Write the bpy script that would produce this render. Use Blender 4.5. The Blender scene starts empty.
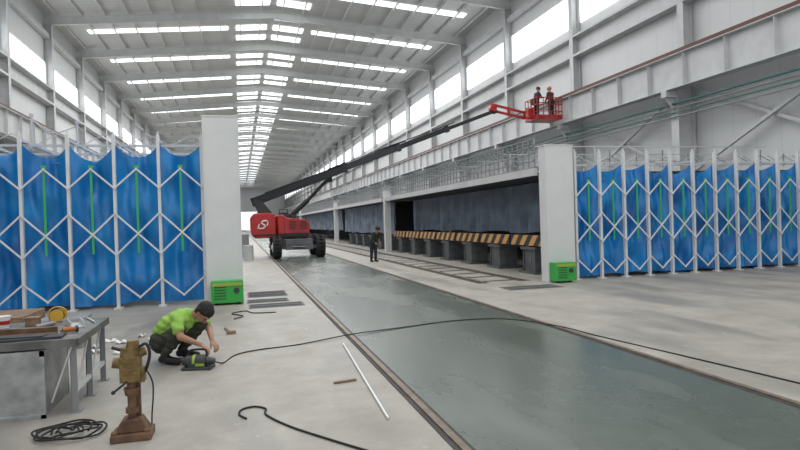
import bpy, math, random
import numpy as np
from mathutils import Vector, Matrix
random.seed(7)
V=Vector
scene=bpy.context.scene
COL=scene.collection
# ------------------------------------------------------------------ materials
def mat(name,col,rough=0.6,metal=0.0,var=0.0,scale=3.0,col2=None,bump=0.0,bscale=40,emit=0,spec=None,trans=0):
    m=bpy.data.materials.new(name); m.use_nodes=True
    nt=m.node_tree; b=nt.nodes['Principled BSDF']
    b.inputs['Base Color'].default_value=(*col,1); b.inputs['Roughness'].default_value=rough
    b.inputs['Metallic'].default_value=metal
    if spec is not None: b.inputs['Specular IOR Level'].default_value=spec
    if emit:
        b.inputs['Emission Color'].default_value=(*col,1); b.inputs['Emission Strength'].default_value=emit
    if var or col2:
        tc=nt.nodes.new('ShaderNodeTexCoord'); n=nt.nodes.new('ShaderNodeTexNoise')
        n.inputs['Scale'].default_value=scale; n.inputs['Detail'].default_value=5
        nt.links.new(tc.outputs['Object'],n.inputs['Vector'])
        r=nt.nodes.new('ShaderNodeValToRGB')
        c2=col2 if col2 else tuple(c*(1-var) for c in col)
        r.color_ramp.elements[0].position=0.35; r.color_ramp.elements[1].position=0.65
        r.color_ramp.elements[0].color=(*c2,1); r.color_ramp.elements[1].color=(*col,1)
        nt.links.new(n.outputs['Fac'],r.inputs['Fac']); nt.links.new(r.outputs['Color'],b.inputs['Base Color'])
    if bump:
        tc=nt.nodes.new('ShaderNodeTexCoord'); n=nt.nodes.new('ShaderNodeTexNoise')
        n.inputs['Scale'].default_value=bscale; nt.links.new(tc.outputs['Object'],n.inputs['Vector'])
        bp=nt.nodes.new('ShaderNodeBump'); bp.inputs['Strength'].default_value=bump
        nt.links.new(n.outputs['Fac'],bp.inputs['Height']); nt.links.new(bp.outputs['Normal'],b.inputs['Normal'])
    return m
def floor_mat(name,ca,cb,cs,r0,r1,sc,stain=0.56,bmp=.08,spots=None):
    m=bpy.data.materials.new(name); m.use_nodes=True; nt=m.node_tree; L=nt.links.new; N=nt.nodes.new
    b=nt.nodes['Principled BSDF']; tc=N('ShaderNodeTexCoord')
    n=N('ShaderNodeTexNoise'); n.inputs['Scale'].default_value=sc; n.inputs['Detail'].default_value=8; n.inputs['Roughness'].default_value=0.65
    L(tc.outputs['Object'],n.inputs['Vector'])
    r=N('ShaderNodeValToRGB'); r.color_ramp.elements[0].position=.3; r.color_ramp.elements[1].position=.7
    r.color_ramp.elements[0].color=(*ca,1); r.color_ramp.elements[1].color=(*cb,1); L(n.outputs['Fac'],r.inputs['Fac'])
    mp=N('ShaderNodeMapping'); mp.inputs['Scale'].default_value=(1,0.3,1); L(tc.outputs['Object'],mp.inputs['Vector'])
    n2=N('ShaderNodeTexNoise'); n2.inputs['Scale'].default_value=1.1; n2.inputs['Detail'].default_value=7; L(mp.outputs['Vector'],n2.inputs['Vector'])
    r2=N('ShaderNodeValToRGB'); r2.color_ramp.elements[0].position=stain; r2.color_ramp.elements[1].position=stain+.16
    L(n2.outputs['Fac'],r2.inputs['Fac'])
    mx=N('ShaderNodeMix'); mx.data_type='RGBA'; L(r2.outputs['Color'],mx.inputs[0]); L(r.outputs['Color'],mx.inputs[6]); mx.inputs[7].default_value=(*cs,1)
    out=mx.outputs[2]
    if spots:
        n4=N('ShaderNodeTexNoise'); n4.inputs['Scale'].default_value=9; n4.inputs['Detail'].default_value=3; L(tc.outputs['Object'],n4.inputs['Vector'])
        r4=N('ShaderNodeValToRGB'); r4.color_ramp.elements[0].position=.66; r4.color_ramp.elements[1].position=.76; L(n4.outputs['Fac'],r4.inputs['Fac'])
        mm=N('ShaderNodeMath'); mm.operation='MULTIPLY'; L(r4.outputs['Color'],mm.inputs[0]); mm.inputs[1].default_value=.6
        mx2=N('ShaderNodeMix'); mx2.data_type='RGBA'; L(mm.outputs[0],mx2.inputs[0]); L(out,mx2.inputs[6]); mx2.inputs[7].default_value=(*spots,1); out=mx2.outputs[2]
    L(out,b.inputs['Base Color'])
    mr=N('ShaderNodeMapRange'); mr.inputs['To Min'].default_value=r0; mr.inputs['To Max'].default_value=r1
    mr.inputs['From Min'].default_value=.3; mr.inputs['From Max'].default_value=.7
    L(n2.outputs['Fac'],mr.inputs['Value']); L(mr.outputs[0],b.inputs['Roughness'])
    bp=N('ShaderNodeBump'); bp.inputs['Strength'].default_value=bmp; n3=N('ShaderNodeTexNoise'); n3.inputs['Scale'].default_value=30
    L(tc.outputs['Object'],n3.inputs['Vector']); L(n3.outputs['Fac'],bp.inputs['Height']); L(bp.outputs['Normal'],b.inputs['Normal'])
    return m
def stripe_mat(name,base,line,axis,period,width,rough=.5,diag=0,metal=0):
    m=bpy.data.materials.new(name); m.use_nodes=True; nt=m.node_tree; L=nt.links.new; N=nt.nodes.new
    b=nt.nodes['Principled BSDF']; b.inputs['Roughness'].default_value=rough; b.inputs['Metallic'].default_value=metal
    tc=N('ShaderNodeTexCoord'); sp=N('ShaderNodeSeparateXYZ'); L(tc.outputs['Object'],sp.inputs[0])
    src=sp.outputs[axis]
    if diag:
        ad=N('ShaderNodeMath'); ad.operation='ADD'; L(src,ad.inputs[0]); L(sp.outputs[2],ad.inputs[1]); src=ad.outputs[0]
    d=N('ShaderNodeMath'); d.operation='DIVIDE'; L(src,d.inputs[0]); d.inputs[1].default_value=period
    fr=N('ShaderNodeMath'); fr.operation='FRACT'; L(d.outputs[0],fr.inputs[0])
    lt=N('ShaderNodeMath'); lt.operation='LESS_THAN'; L(fr.outputs[0],lt.inputs[0]); lt.inputs[1].default_value=width
    mx=N('ShaderNodeMix'); mx.data_type='RGBA'; L(lt.outputs[0],mx.inputs[0]); mx.inputs[6].default_value=(*base,1); mx.inputs[7].default_value=(*line,1)
    L(mx.outputs[2],b.inputs['Base Color']); return m

M={}
M['concrete']=floor_mat('concrete_floor',(.275,.255,.22),(.395,.375,.33),(.225,.212,.185),.7,.42,1.6,.50,spots=(.50,.48,.43))
M['greenfloor']=floor_mat('green_floor_paint',(.066,.086,.068),(.095,.116,.095),(.135,.155,.13),.20,.32,3.4,.54,.04,spots=(.17,.18,.155))
M['wall']=stripe_mat('wall_cladding',(.62,.63,.63),(.52,.53,.54),1,1.0,.025)
M['wall2']=stripe_mat('end_cladding',(.70,.71,.71),(.55,.56,.57),0,1.0,.03)
M['roof']=stripe_mat('roof_sheet',(.64,.645,.64),(.56,.57,.565),1,.6,.12)
M['steelw']=mat('light_grey_steel',(.57,.58,.58),.5,var=.12,scale=2)
M['steelr']=mat('roof_grey_steel',(.66,.665,.66),.5,var=.10,scale=2)
M['steelg']=mat('mid_grey_steel',(.27,.28,.285),.5,var=.2,scale=3)
M['glow']=mat('translucent_daylight_panel',(.95,.98,1.0),.5,emit=2.2)
M['glow2']=mat('daylight_roof_sheet',(.95,.98,1.0),.5,emit=2.0)
M['white']=mat('white_paint',(.68,.70,.70),.4,var=.08,scale=4)
M['offwhite']=mat('off_white_panel',(.66,.68,.67),.5,var=.07,scale=2)
M['blue']=mat('blue_plastic_film',(.014,.25,.60),.27,col2=(.005,.13,.40),scale=1.2,bump=.5,bscale=5)
M['bluegrey']=mat('blue_grey_fabric',(.21,.26,.34),.7,var=.4,scale=1.6,bump=.3,bscale=8)
M['green']=mat('green_paint',(.03,.40,.06),.4,var=.15)
M['strap']=mat('green_strap',(.04,.40,.12),.6)
M['black']=mat('black_paint',(.014,.014,.016),.5)
M['charcoal']=mat('charcoal_paint',(.032,.033,.036),.5)
M['greyp']=mat('grey_chassis_paint',(.14,.145,.15),.5,var=.3)
M['rubber']=mat('black_rubber',(.020,.020,.020),.85)
M['dark']=mat('dark_steel',(.06,.063,.068),.5,metal=.3,var=.4)
M['ped']=mat('pedestal_steel',(.13,.135,.14),.5,metal=.1,var=.4)
M['recess_shade']=mat('painted_recess_shade',(.05,.055,.065),.9)  # shade of bay and floor recesses put into one dark colour
M['pit']=mat('pit_dark',(.07,.066,.06),.8,var=.4)
M['tie']=mat('dull_tie_steel',(.20,.19,.17),.7,var=.4)
M['rail']=mat('worn_steel_rail',(.22,.165,.12),.5,metal=.3,var=.4,scale=8)
M['rust']=mat('rusty_brown',(.19,.105,.06),.75,var=.55,scale=9,bump=.3)
M['redrail']=mat('brown_rail',(.12,.05,.035),.6)
M['galv']=mat('galvanized_sheet',(.50,.52,.53),.28,metal=.75,var=.4,scale=6)
M['benchtop']=mat('worn_bench_top',(.21,.21,.20),.5,metal=.3,var=.5,scale=5)
M['red']=mat('red_paint',(.48,.022,.018),.32,var=.3,scale=2)
M['yellow']=mat('yellow_plastic',(.62,.36,.04),.4)
M['ochre']=mat('worn_ochre_metal',(.27,.18,.06),.5,metal=.2,var=.6,scale=14,bump=.2)
M['lime']=mat('lime_plastic',(.30,.42,.06),.45)
M['orange']=mat('orange_plastic',(.42,.13,.03),.5)
M['teal']=mat('dark_teal_pipe',(.07,.17,.16),.5)
M['hazard']=stripe_mat('hazard_stripes',(.60,.32,.10),(.025,.02,.018),1,.60,.5,diag=1)
M['wood']=mat('weathered_wood',(.30,.2,.13),.8,var=.4,scale=10)
M['skin']=mat('skin',(.42,.23,.15),.55)
M['hair']=mat('black_hair',(.010,.008,.008),.7,bump=.6,bscale=90)
M['hivis']=mat('lime_green_shirt',(.34,.60,.10),.8,var=.3,scale=6,bump=.5,bscale=12)
M['olive']=mat('dark_olive_trousers',(.05,.055,.04),.85,var=.35,scale=8,bump=.4,bscale=14)
M['navy']=mat('dark_work_jacket',(.03,.035,.045),.85,var=.3)
M['darkred']=mat('dark_red_jacket',(.09,.025,.025),.85)
M['darkgreen']=mat('dark_green_jacket',(.025,.035,.025),.85)
M['whitep']=mat('white_plastic',(.75,.76,.76),.4)
M['eye']=mat('eye_dark',(.01,.01,.01),.2)
M['lip']=mat('lip',(.3,.1,.08),.5)
M['endglow']=mat('bright_end_door',(.9,.95,1),.5,emit=1.0)
M['greym']=mat('dark_grey_plastic',(.05,.054,.055),.5,var=.3,scale=20)

# ------------------------------------------------------------------ mesh builder
class MB:
    def __init__(s): s.v=[];s.f=[];s.m=[];s.s=[]
    def add(s,vs,fs,mi=0,sm=False):
        o=len(s.v); s.v+= [tuple(v) for v in vs]
        for f in fs: s.f.append(tuple(o+i for i in f)); s.m.append(mi); s.s.append(sm)
    def box(s,c,d,mi=0,R=None):
        vs=[]
        for x in(-.5,.5):
            for y in(-.5,.5):
                for z in(-.5,.5):
                    p=V((x*d[0],y*d[1],z*d[2]))
                    if R is not None: p=R@p
                    vs.append(V(c)+p)
        s.add(vs,[(0,1,3,2),(4,6,7,5),(0,4,5,1),(2,3,7,6),(0,2,6,4),(1,5,7,3)],mi)
    def bx(s,x0,x1,y0,y1,z0,z1,mi=0): s.box(((x0+x1)/2,(y0+y1)/2,(z0+z1)/2),(abs(x1-x0),abs(y1-y0),abs(z1-z0)),mi)
    def beam(s,p,q,w,h,mi=0,up=V((0,0,1)),w2=None,h2=None):
        p=V(p);q=V(q);d=(q-p).normalized(); up=V(up)
        if abs(d.dot(up))>.98: up=V((0,1,0)) if abs(d.y)<.9 else V((1,0,0))
        a=d.cross(up).normalized(); b=a.cross(d).normalized()
        w2=w if w2 is None else w2; h2=h if h2 is None else h2
        vs=[]
        for (c,ww,hh) in((p,w,h),(q,w2,h2)):
            for (i,j) in((-.5,-.5),(.5,-.5),(.5,.5),(-.5,.5)): vs.append(c+a*i*ww+b*j*hh)
        s.add(vs,[(3,2,1,0),(4,5,6,7),(0,1,5,4),(1,2,6,5),(2,3,7,6),(3,0,4,7)],mi)
    def ibeam(s,p,q,w,h,mi=0,tf=.03,tw=.02,up=V((0,0,1))):
        p=V(p);q=V(q);d=(q-p).normalized();up=V(up)
        a=d.cross(up).normalized(); b=a.cross(d).normalized()
        s.beam(p,q,tw,h-2*tf,mi,up); 
        s.beam(p+b*(h/2-tf/2),q+b*(h/2-tf/2),w,tf,mi,up); s.beam(p-b*(h/2-tf/2),q-b*(h/2-tf/2),w,tf,mi,up)
    def cyl(s,p,q,r,r2=None,n=14,mi=0,sm=True):
        p=V(p);q=V(q);r2=r if r2 is None else r2;d=(q-p).normalized()
        a=d.orthogonal().normalized();b=d.cross(a)
        vs=[];
        for c,rr in((p,r),(q,r2)):
            for i in range(n):
                t=2*math.pi*i/n; vs.append(c+(a*math.cos(t)+b*math.sin(t))*rr)
        s.add(vs,[(i,(i+1)%n,n+(i+1)%n,n+i) for i in range(n)],mi,sm)
        s.add(vs[:n],[tuple(reversed(range(n)))],mi); s.add(vs[n:],[tuple(range(n))],mi)
    def tube(s,pts,r,n=8,mi=0,smooth=True,sub=6,closed=False):
        pts=[V(p) for p in pts]
        if smooth and len(pts)>2:
            out=[]
            for i in range(len(pts)-1):
                p0=pts[max(i-1,0)];p1=pts[i];p2=pts[i+1];p3=pts[min(i+2,len(pts)-1)]
                for k in range(sub):
                    t=k/sub
                    out.append(.5*((2*p1)+(-p0+p2)*t+(2*p0-5*p1+4*p2-p3)*t*t+(-p0+3*p1-3*p2+p3)*t**3))
            out.append(pts[-1]); pts=out
        vs=[];d0=(pts[1]-pts[0]).normalized();a=d0.orthogonal().normalized()
        for i,p in enumerate(pts):
            d=(pts[min(i+1,len(pts)-1)]-pts[max(i-1,0)]).normalized()
            a=(a-d*a.dot(d)).normalized();b=d.cross(a)
            for k in range(n):
                t=2*math.pi*k/n; vs.append(p+(a*math.cos(t)+b*math.sin(t))*r)
        fs=[]
        for i in range(len(pts)-1):
            for k in range(n): fs.append((i*n+k,i*n+(k+1)%n,(i+1)*n+(k+1)%n,(i+1)*n+k))
        fs.append(tuple(reversed(range(n)))); fs.append(tuple((len(pts)-1)*n+k for k in range(n)))
        s.add(vs,fs,mi,True)
    def sph(s,c,r,mi=0,nu=16,nv=10,R=None):
        c=V(c); r=(r,r,r) if isinstance(r,(int,float)) else r
        vs=[]
        for j in range(nv+1):
            ph=math.pi*j/nv
            for i in range(nu):
                th=2*math.pi*i/nu
                p=V((r[0]*math.sin(ph)*math.cos(th),r[1]*math.sin(ph)*math.sin(th),r[2]*math.cos(ph)))
                if R is not None:p=R@p
                vs.append(c+p)
        fs=[(j*nu+i,(j+1)*nu+i,(j+1)*nu+(i+1)%nu,j*nu+(i+1)%nu) for j in range(nv) for i in range(nu)]
        s.add(vs,fs,mi,True)
    def prism(s,poly,o,a,b,n,t,mi=0):
        o=V(o);a=V(a);b=V(b);n=V(n);k=len(poly)
        v0=[o+a*x+b*y-n*t/2 for x,y in poly]; v1=[o+a*x+b*y+n*t/2 for x,y in poly]
        s.add(v0+v1,[tuple(reversed(range(k))),tuple(range(k,2*k))]+[(i,(i+1)%k,k+(i+1)%k,k+i) for i in range(k)],mi)
    def torus(s,c,ax,R,r,n=24,m=8,mi=0):
        c=V(c);ax=V(ax).normalized();a=ax.orthogonal().normalized();b=ax.cross(a)
        vs=[]
        for i in range(n):
            t=2*math.pi*i/n;d=a*math.cos(t)+b*math.sin(t)
            for j in range(m):
                u=2*math.pi*j/m; vs.append(c+d*(R+r*math.cos(u))+ax*r*math.sin(u))
        s.add(vs,[(i*m+j,((i+1)%n)*m+j,((i+1)%n)*m+(j+1)%m,i*m+(j+1)%m) for i in range(n) for j in range(m)],mi,True)
    def grid(s,fn,nu,nv,mi=0,sm=True):
        vs=[fn(i/nu,j/nv) for j in range(nv+1) for i in range(nu+1)]
        s.add(vs,[(j*(nu+1)+i,j*(nu+1)+i+1,(j+1)*(nu+1)+i+1,(j+1)*(nu+1)+i) for j in range(nv) for i in range(nu)],mi,sm)

WL={}
def build(mb,name,mats,parent=None,origin=None,label=None,cat=None,group=None,kind=None,bevel=0,solid=0):
    if origin is None:
        a=np.array(mb.v); origin=V(((a[:,0].min()+a[:,0].max())/2,(a[:,1].min()+a[:,1].max())/2,a[:,2].min()))
        if parent is not None: origin=WL[parent.name]
    origin=V(origin)
    me=bpy.data.meshes.new(name); me.from_pydata([tuple(V(v)-origin) for v in mb.v],[],mb.f)
    for m in (mats if isinstance(mats,(list,tuple)) else [mats]): me.materials.append(M[m])
    me.polygons.foreach_set('material_index',mb.m); me.polygons.foreach_set('use_smooth',mb.s); me.update()
    ob=bpy.data.objects.new(name,me); COL.objects.link(ob)
    WL[ob.name]=origin
    if parent is not None: ob.parent=parent; ob.location=origin-WL[parent.name]
    else: ob.location=origin
    if bevel:
        bm=ob.modifiers.new('bevel','BEVEL'); bm.width=bevel; bm.segments=2; bm.limit_method='ANGLE'
    if solid:
        so=ob.modifiers.new('solid','SOLIDIFY'); so.thickness=solid
    tag(ob,label,cat,group,kind); return ob
def tag(ob,label=None,cat=None,group=None,kind=None):
    if label: ob['label']=label
    if cat: ob['category']=cat
    if group: ob['group']=group
    if kind: ob['kind']=kind
def thing(name,loc,label,cat,group=None):
    e=bpy.data.objects.new(name,None); COL.objects.link(e); e.location=loc; e.empty_display_size=.2
    WL[e.name]=V(loc); tag(e,label,cat,group); return e
def clone(ob,delta,label=None):
    n=ob.copy(); COL.objects.link(n); n.location=V(ob.location)+V(delta); WL[n.name]=WL[ob.name]+V(delta)
    if label: n['label']=label
    def rec(src,dst):
        for c in list(src.children):
            k=c.copy(); COL.objects.link(k); k.parent=dst; WL[k.name]=WL[c.name]+V(delta); rec(c,k)
    rec(ob,n); return n
def clonepart(ob,delta):
    n=ob.copy(); COL.objects.link(n); n.location=V(ob.location)+V(delta); WL[n.name]=WL[ob.name]+V(delta); return n

# ------------------------------------------------------------------ room shell
XL,XR,YN,YF=-12.0,17.5,-6.0,240.0
XC=(XL+XR)/2; HE=16.0; SL=.08
def HC(x): return HE+SL*((XR-XL)/2-abs(x-XC))
b=MB(); b.bx(XL-.3,XR+.3,YN,YF,-.2,0); build(b,'floor','concrete',origin=(0,0,0),kind='structure',label='dusty worn grey concrete hall floor')
b=MB(); b.bx(1.56,4.40,YN,YF,.0,.006); build(b,'trim_1','greenfloor',origin=(0,0,0),kind='structure',label='scuffed grey green painted floor lane with soft sheen')
n=2
for x in (1.5,4.48):
    b=MB(); b.bx(x-.07,x+.07,YN,YF,0,.008,0); b.bx(x-.03,x+.03,YN,YF,.008,.022,1)
    build(b,'trim_%d'%n,['pit','rail'],origin=(x,0,0),kind='structure',label='brownish steel rail set in the floor'); n+=1
b=MB(); b.bx(XL-.3,XL,YN,YF,0,HE+.1); build(b,'wall_left','wall',origin=(XL,0,0),kind='structure',label='pale grey cladding wall')
b=MB(); b.bx(XR,XR+.3,YN,YF,0,HE+.1); build(b,'wall_right','wall',origin=(XR,0,0),kind='structure',label='pale grey cladding wall')
b=MB(); b.bx(XL,XR,YF,YF+.3,0,HC(XC)); build(b,'wall_back','wall2',origin=(0,YF,0),kind='structure',label='far gable wall')
b=MB(); b.bx(-1,6.5,YF-.1,YF-.02,0,7); build(b,'door_1','endglow',kind='structure',label='bright open gate in the far wall')
b=MB()
for xa,xb in((XL-.3,XC),(XC,XR+.3)):
    za,zb=HC(xa),HC(xb)
    b.add([(xa,YN,za),(xb,YN,zb),(xb,YF,zb),(xa,YF,za),(xa,YN,za+.2),(xb,YN,zb+.2),(xb,YF,zb+.2),(xa,YF,za+.2)],
      [(0,3,2,1),(4,5,6,7),(0,1,5,4),(2,3,7,6),(0,4,7,3),(1,2,6,5)])
build(b,'ceiling','roof',origin=(0,0,0),kind='structure',label='pale grey corrugated steel roof')
wn=1
def win(b,matn,lab):
    global wn
    build(b,'window_%d'%wn,matn,kind='structure',label=lab); wn+=1
BAY=8.0
ys=[12+BAY*k for k in range(-2,29)]
for y in ys[:-1]:
    for xw,s,w0,w1 in((XL,1,11.3,12.7),(XR,-1,11.7,13.4)):
        b=MB(); x0=xw+s*.02; x1=xw+s*.06
        b.bx(x0,x1,y+.25,y+BAY-.25,w0,w1,0)
        for k in range(1,5):
            yy=y+.25+k*(BAY-.5)/5; b.bx(x1,x1+s*.02,yy-.02,yy+.02,w0,w1,1)
        win(b,['glow','steelw'],'high clerestory glazing band')
    yy=y+BAY/2
    if y>=20:
        for xa,xb in((-10.2,-.4),(6.0,15.9)):
            b=MB(); b.beam((xa,yy,HC(xa)-.05),(xb,yy,HC(xb)-.05),.75,.04,0,up=(0,0,1)); win(b,'glow2','translucent rooflight strip')
        for xa,xb in((.2,2.5),(3.0,5.3)):
            b=MB()
            for k in(-1,0,1):
                b.beam((xa,yy+k*2.5,HC(xa)-.05),(xb,yy+k*2.5,HC(xb)-.05),1.1,.04,0)
            win(b,'glow2','ridge rooflight panes')
# columns
b=MB(); X0=XR-.45
b.ibeam((X0,0,0),(X0,0,7.0),.42,.8,0,up=V((1,0,0))); b.ibeam((XR-.28,0,7.0),(XR-.28,0,15.3),.34,.42,0,up=V((1,0,0)))
b.bx(X0-.9,X0-.3,-.15,.15,6.15,6.4,0); b.prism([(-.9,0),(-.3,0),(-.3,-.7)],(X0,0,6.15),(1,0,0),(0,0,1),(0,1,0),.04)
b.box((X0,0,.02),(.95,.6,.04))
cr=build(b,'steel_column','steelw',origin=(X0,0,0),label='pale grey steel portal column against wall',cat='column',group='hall columns')
b=MB(); X1=XL+.45
b.ibeam((X1,0,0),(X1,0,7.0),.42,.8,0,up=V((1,0,0))); b.ibeam((XL+.28,0,7.0),(XL+.28,0,15.3),.34,.42,0,up=V((1,0,0)))
b.bx(X1+.3,X1+.9,-.15,.15,6.15,6.4,0); b.prism([(.9,0),(.3,0),(.3,-.7)],(X1,0,6.15),(1,0,0),(0,0,1),(0,1,0),.04)
b.box((X1,0,.02),(.95,.6,.04))
cl=build(b,'steel_column','steelw',origin=(X1,0,0),label='pale grey steel portal column against wall',cat='column',group='hall columns')
# rafter
b=MB()
for s in(-1,1):
    xe=XC+s*((XR-XL)/2-.05)
    poly=[(xe,HC(xe)-.25),(XC,HC(XC)-.25),(XC,HC(XC)-.68),(xe,HC(xe)-.80)]
    b.prism(poly,(0,0,0),(1,0,0),(0,0,1),(0,1,0),.03)
    b.beam((xe,0,HC(xe)-.25),(XC,0,HC(XC)-.25),.24,.03); b.beam((xe,0,HC(xe)-.81),(XC,0,HC(XC)-.69),.24,.03)
rf=build(b,'roof_beam','steelr',origin=(XC,0,15),label='slim straight grey steel roof rafter spanning the hall',cat='beam',group='roof rafters')
for i,y in enumerate(ys):
    for o in(cr,cl,rf):
        if i==0: o.location.y=y
        else:
            c=o.copy(); COL.objects.link(c); c.location.y=y
b=MB(); b.bx(-.035,.035,YN,YF-.1,-.18,0)
pu=None
for i in range(20):
    x=XL+.75+i*1.47
    if pu is None:
        pu=build(b,'roof_purlin','steelr',origin=(0,0,0),label='long steel purlin under the roof sheets',cat='beam',group='roof purlins'); pu.location=(x,0,HC(x)-.04)
    else:
        c=pu.copy(); COL.objects.link(c); c.location=(x,0,HC(x)-.04)
for s,xw,xg in((1,XL,XL+1.1),(-1,XR,XR-1.1)):
    b=MB(); b.ibeam((xg,YN,7.05),(xg,YF-.2,7.05),.45,1.3,0)
    yy=13
    while yy<110: b.bx(xg-.2,xg+.2,yy-.01,yy+.01,6.43,7.67); yy+=2
    e=build(b,'crane_girder','steelw',label='long pale grey crane runway girder along wall',cat='crane girder',group='crane girders')
    b=MB(); b.bx(xg-.06,xg+.06,YN,YF-.2,7.70,7.90); build(b,'crane_rail','redrail',parent=e,label='brown crane rail')
    b=MB(); b.bx(xw+s*.02,xw+s*.5,YN,YF-.2,9.9,10.02); b.bx(xw+s*.02,xw+s*.12,YN,YF-.2,10.02,10.9); b.bx(xw+s*.02,xw+s*.5,YN,YF-.2,10.9,11.0)
    build(b,'wall_beam','steelw',label='horizontal channel beam along the wall under the glazing',cat='beam',group='wall beams')
    b=MB(); b.bx(xw+s*.02,xw+s*.35,YN,YF-.2,14.3,14.6); build(b,'wall_beam','steelw',label='eaves beam above the glazing',cat='beam',group='wall beams')
for z,r,mt,lb in((5.9,.045,'teal','dark teal pipe along the wall'),(5.72,.03,'steelg','thin grey pipe along the wall'),(5.55,.03,'teal','thin dark teal pipe along the wall'),(5.38,.03,'steelg','thin grey pipe along the wall')):
    b=MB(); xp=XR-.95; b.cyl((xp,YN,z),(xp,150,z),r,mi=0)
    y=12
    while y<100: b.bx(xp,xp+.16,y-.03,y+.03,z-.03,z+.03); y+=BAY
    build(b,'wall_pipe',mt,label=lb,cat='pipe',group='wall pipes')
for y0 in(12,20):
    b=MB(); xb=XR-.25
    b.beam((xb,y0+.3,3.2),(xb,y0+7.7,6.5),.12,.12); b.beam((xb-.13,y0+7.7,3.2),(xb-.13,y0+.3,6.5),.12,.12)
    build(b,'wall_brace','steelw',label='crossed steel bracing between wall columns',cat='brace',group='wall braces')
# ------------------------------------------------------------------ retractable booths
def curtain(b,xa,xb,y,z0,z1,seed,sag=.2):
    rnd=random.Random(seed); ph=[rnd.uniform(0,6.28) for _ in range(8)]; am=[rnd.uniform(.8,1.25) for _ in range(4)]
    def fn(u,v):
        x=xa+(xb-xa)*u; c=math.sin(math.pi*u); w=2*u-1
        top=z1-sag*am[0]*(1-w*w)**.8
        z=z0+(top-z0)*v-.03*c*math.sin(v*7+ph[5])
        d=.17*c*am[1] +.045*c*am[2]*math.sin(v*13+3.5*w*w+ph[0])+.028*c*math.sin(v*24-4*w*w+ph[1])+.045*math.sin(u*10+5*v+ph[2])*c+.035*c*math.sin(6*v-8*u+ph[4])+.016*c*math.sin(u*24+ph[3]-6*v)
        return (x,y+d,z)
    b.grid(fn,26,36)
def booth(xs,y,zt,label,dep,sag,hi,dense=False):
    e=thing('retractable_booth',(sum(xs)/len(xs),y,0),label,'paint booth')
    posts=None
    for i,x in enumerate(xs):
        if posts is None:
            b=MB(); b.bx(x-.03,x+.03,y-.045,y+.045,0.0,zt+hi); b.bx(x-.08,x+.08,y-.1,y+.1,0,.03); b.cyl((x,y,zt+hi),(x,y,zt+hi+.07),.02,n=8)
            posts=build(b,'post','white',parent=e); p0=x
        else: clonepart(posts,(x-p0,0,0))
        if i<len(xs)-1:
            xa,xb=x,xs[i+1]
            xm=(xa+xb)/2
            b=MB(); curtain(b,xa,xb,y+.07,.08,zt+.06,i*7+int(zt*10),sag); build(b,'curtain_panel','blue',parent=e)
            yf=y-.07; k=zt/3.4
            sets=[([((xa,2.5*k),(xm,2.9*k)),((xm,2.9*k),(xb,2.5*k))],((xa,2.5*k),(xm,2.9*k))),
               ([((xa,1.98*k),(xb,1.12*k)),((xb,1.98*k),(xa,1.12*k))],((xa,1.98*k),(xa,1.12*k),(xm,1.55*k))),
               ([((xa,.60*k),(xm,.22*k)),((xm,.22*k),(xb,.60*k))],((xa,.60*k),(xm,.22*k)))]
            for L,pv in sets:
                b=MB()
                for (a,c) in L: b.beam((a[0],yf,a[1]),(c[0],yf,c[1]),.018,.034,0,up=(0,0,1))
                for p in pv: b.cyl((p[0],yf-.015,p[1]),(p[0],yf+.03,p[1]),.024,n=10)
                build(b,'scissor_bars','white',parent=e,label='white folding scissor bars')
            b=MB(); b.bx(xm-.022,xm+.022,yf+.012,yf+.03,1.15*k,2.98*k); b.bx(xm-.05,xm+.05,yf+.01,yf+.035,2.92*k,2.98*k)
            build(b,'guide_bar','strap',parent=e,label='long green vertical strap')
    x0,x1=min(xs),max(xs)
    b=MB()
    yy=y+.5
    while yy<=y+dep:
        b.beam((x0,yy,zt+.05),(x1,yy,zt+.05),.05,.05)
        x=x0
        while x<x1-.5:
            b.beam((x,yy,zt+.05),(x+.45,yy,zt+.30),.018,.018); b.beam((x+.45,yy,zt+.30),(x+.89,yy,zt+.05),.018,.018); x+=.89
        yy+=1.6
    for x in xs: b.beam((x,y,zt+.1),(x,y+dep,zt+.1),.04,.04)
    build(b,'roof_frame','steelw',parent=e,label='thin folding roof frame')
    b=MB(); b.bx(x0,x1,y+.3,y+dep,zt-.36,zt-.33); build(b,'roof_sheet','blue',parent=e)
    b=MB(); b.bx(x0,x1,y+dep-.04,y+dep,.05,zt-.37); build(b,'rear_curtain','blue',parent=e)
    return e
YB=13.65
xsL=[-.76-.87*k for k in range(0,12)]
lb=booth(xsL,YB,3.42,'blue film retractable booth with white scissor frame',3.9,.28,.22)
xsR=[8.32+.72*k for k in range(0,12)]
rb=booth(xsR,YB+.05,2.93,'blue film retractable booth with close white scissor bars',.8,.22,.36,True)
b=MB()
for x,zt in((-4.27,4.15),(-3.38,4.0)):
    b.cyl((x,YB+.9,3.4),(x,YB+.9,zt),.025,n=8); b.beam((x,YB+.9,zt-.05),(x+.5,YB+.9,zt-.45),.02,.02); b.cyl((x,YB+.9,zt),(x,YB+.9,zt+.06),.045,n=8)
b.tube([(-4.27,YB+.9,4.1),(-3.9,YB+.9,3.8),(-3.38,YB+.9,3.95)],.012,6)
build(b,'cable_mast','steelw',parent=lb,label='thin hose masts on the roof frame')
b=MB()
for k in range(9):
    x=8.9+k*.84; b.cyl((x,YB+.6,2.93),(x,YB+.6,3.3+.1*(k%2)),.018,n=8)
    b.tube([(x,YB+.6,3.25),(x+.3,YB+.6,3.1),(x+.6,YB+.6,3.08),(x+.84,YB+.6,3.25)],.010,6)
build(b,'cable_mast','steelg',parent=rb,label='short hose supports on the roof frame')

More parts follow.
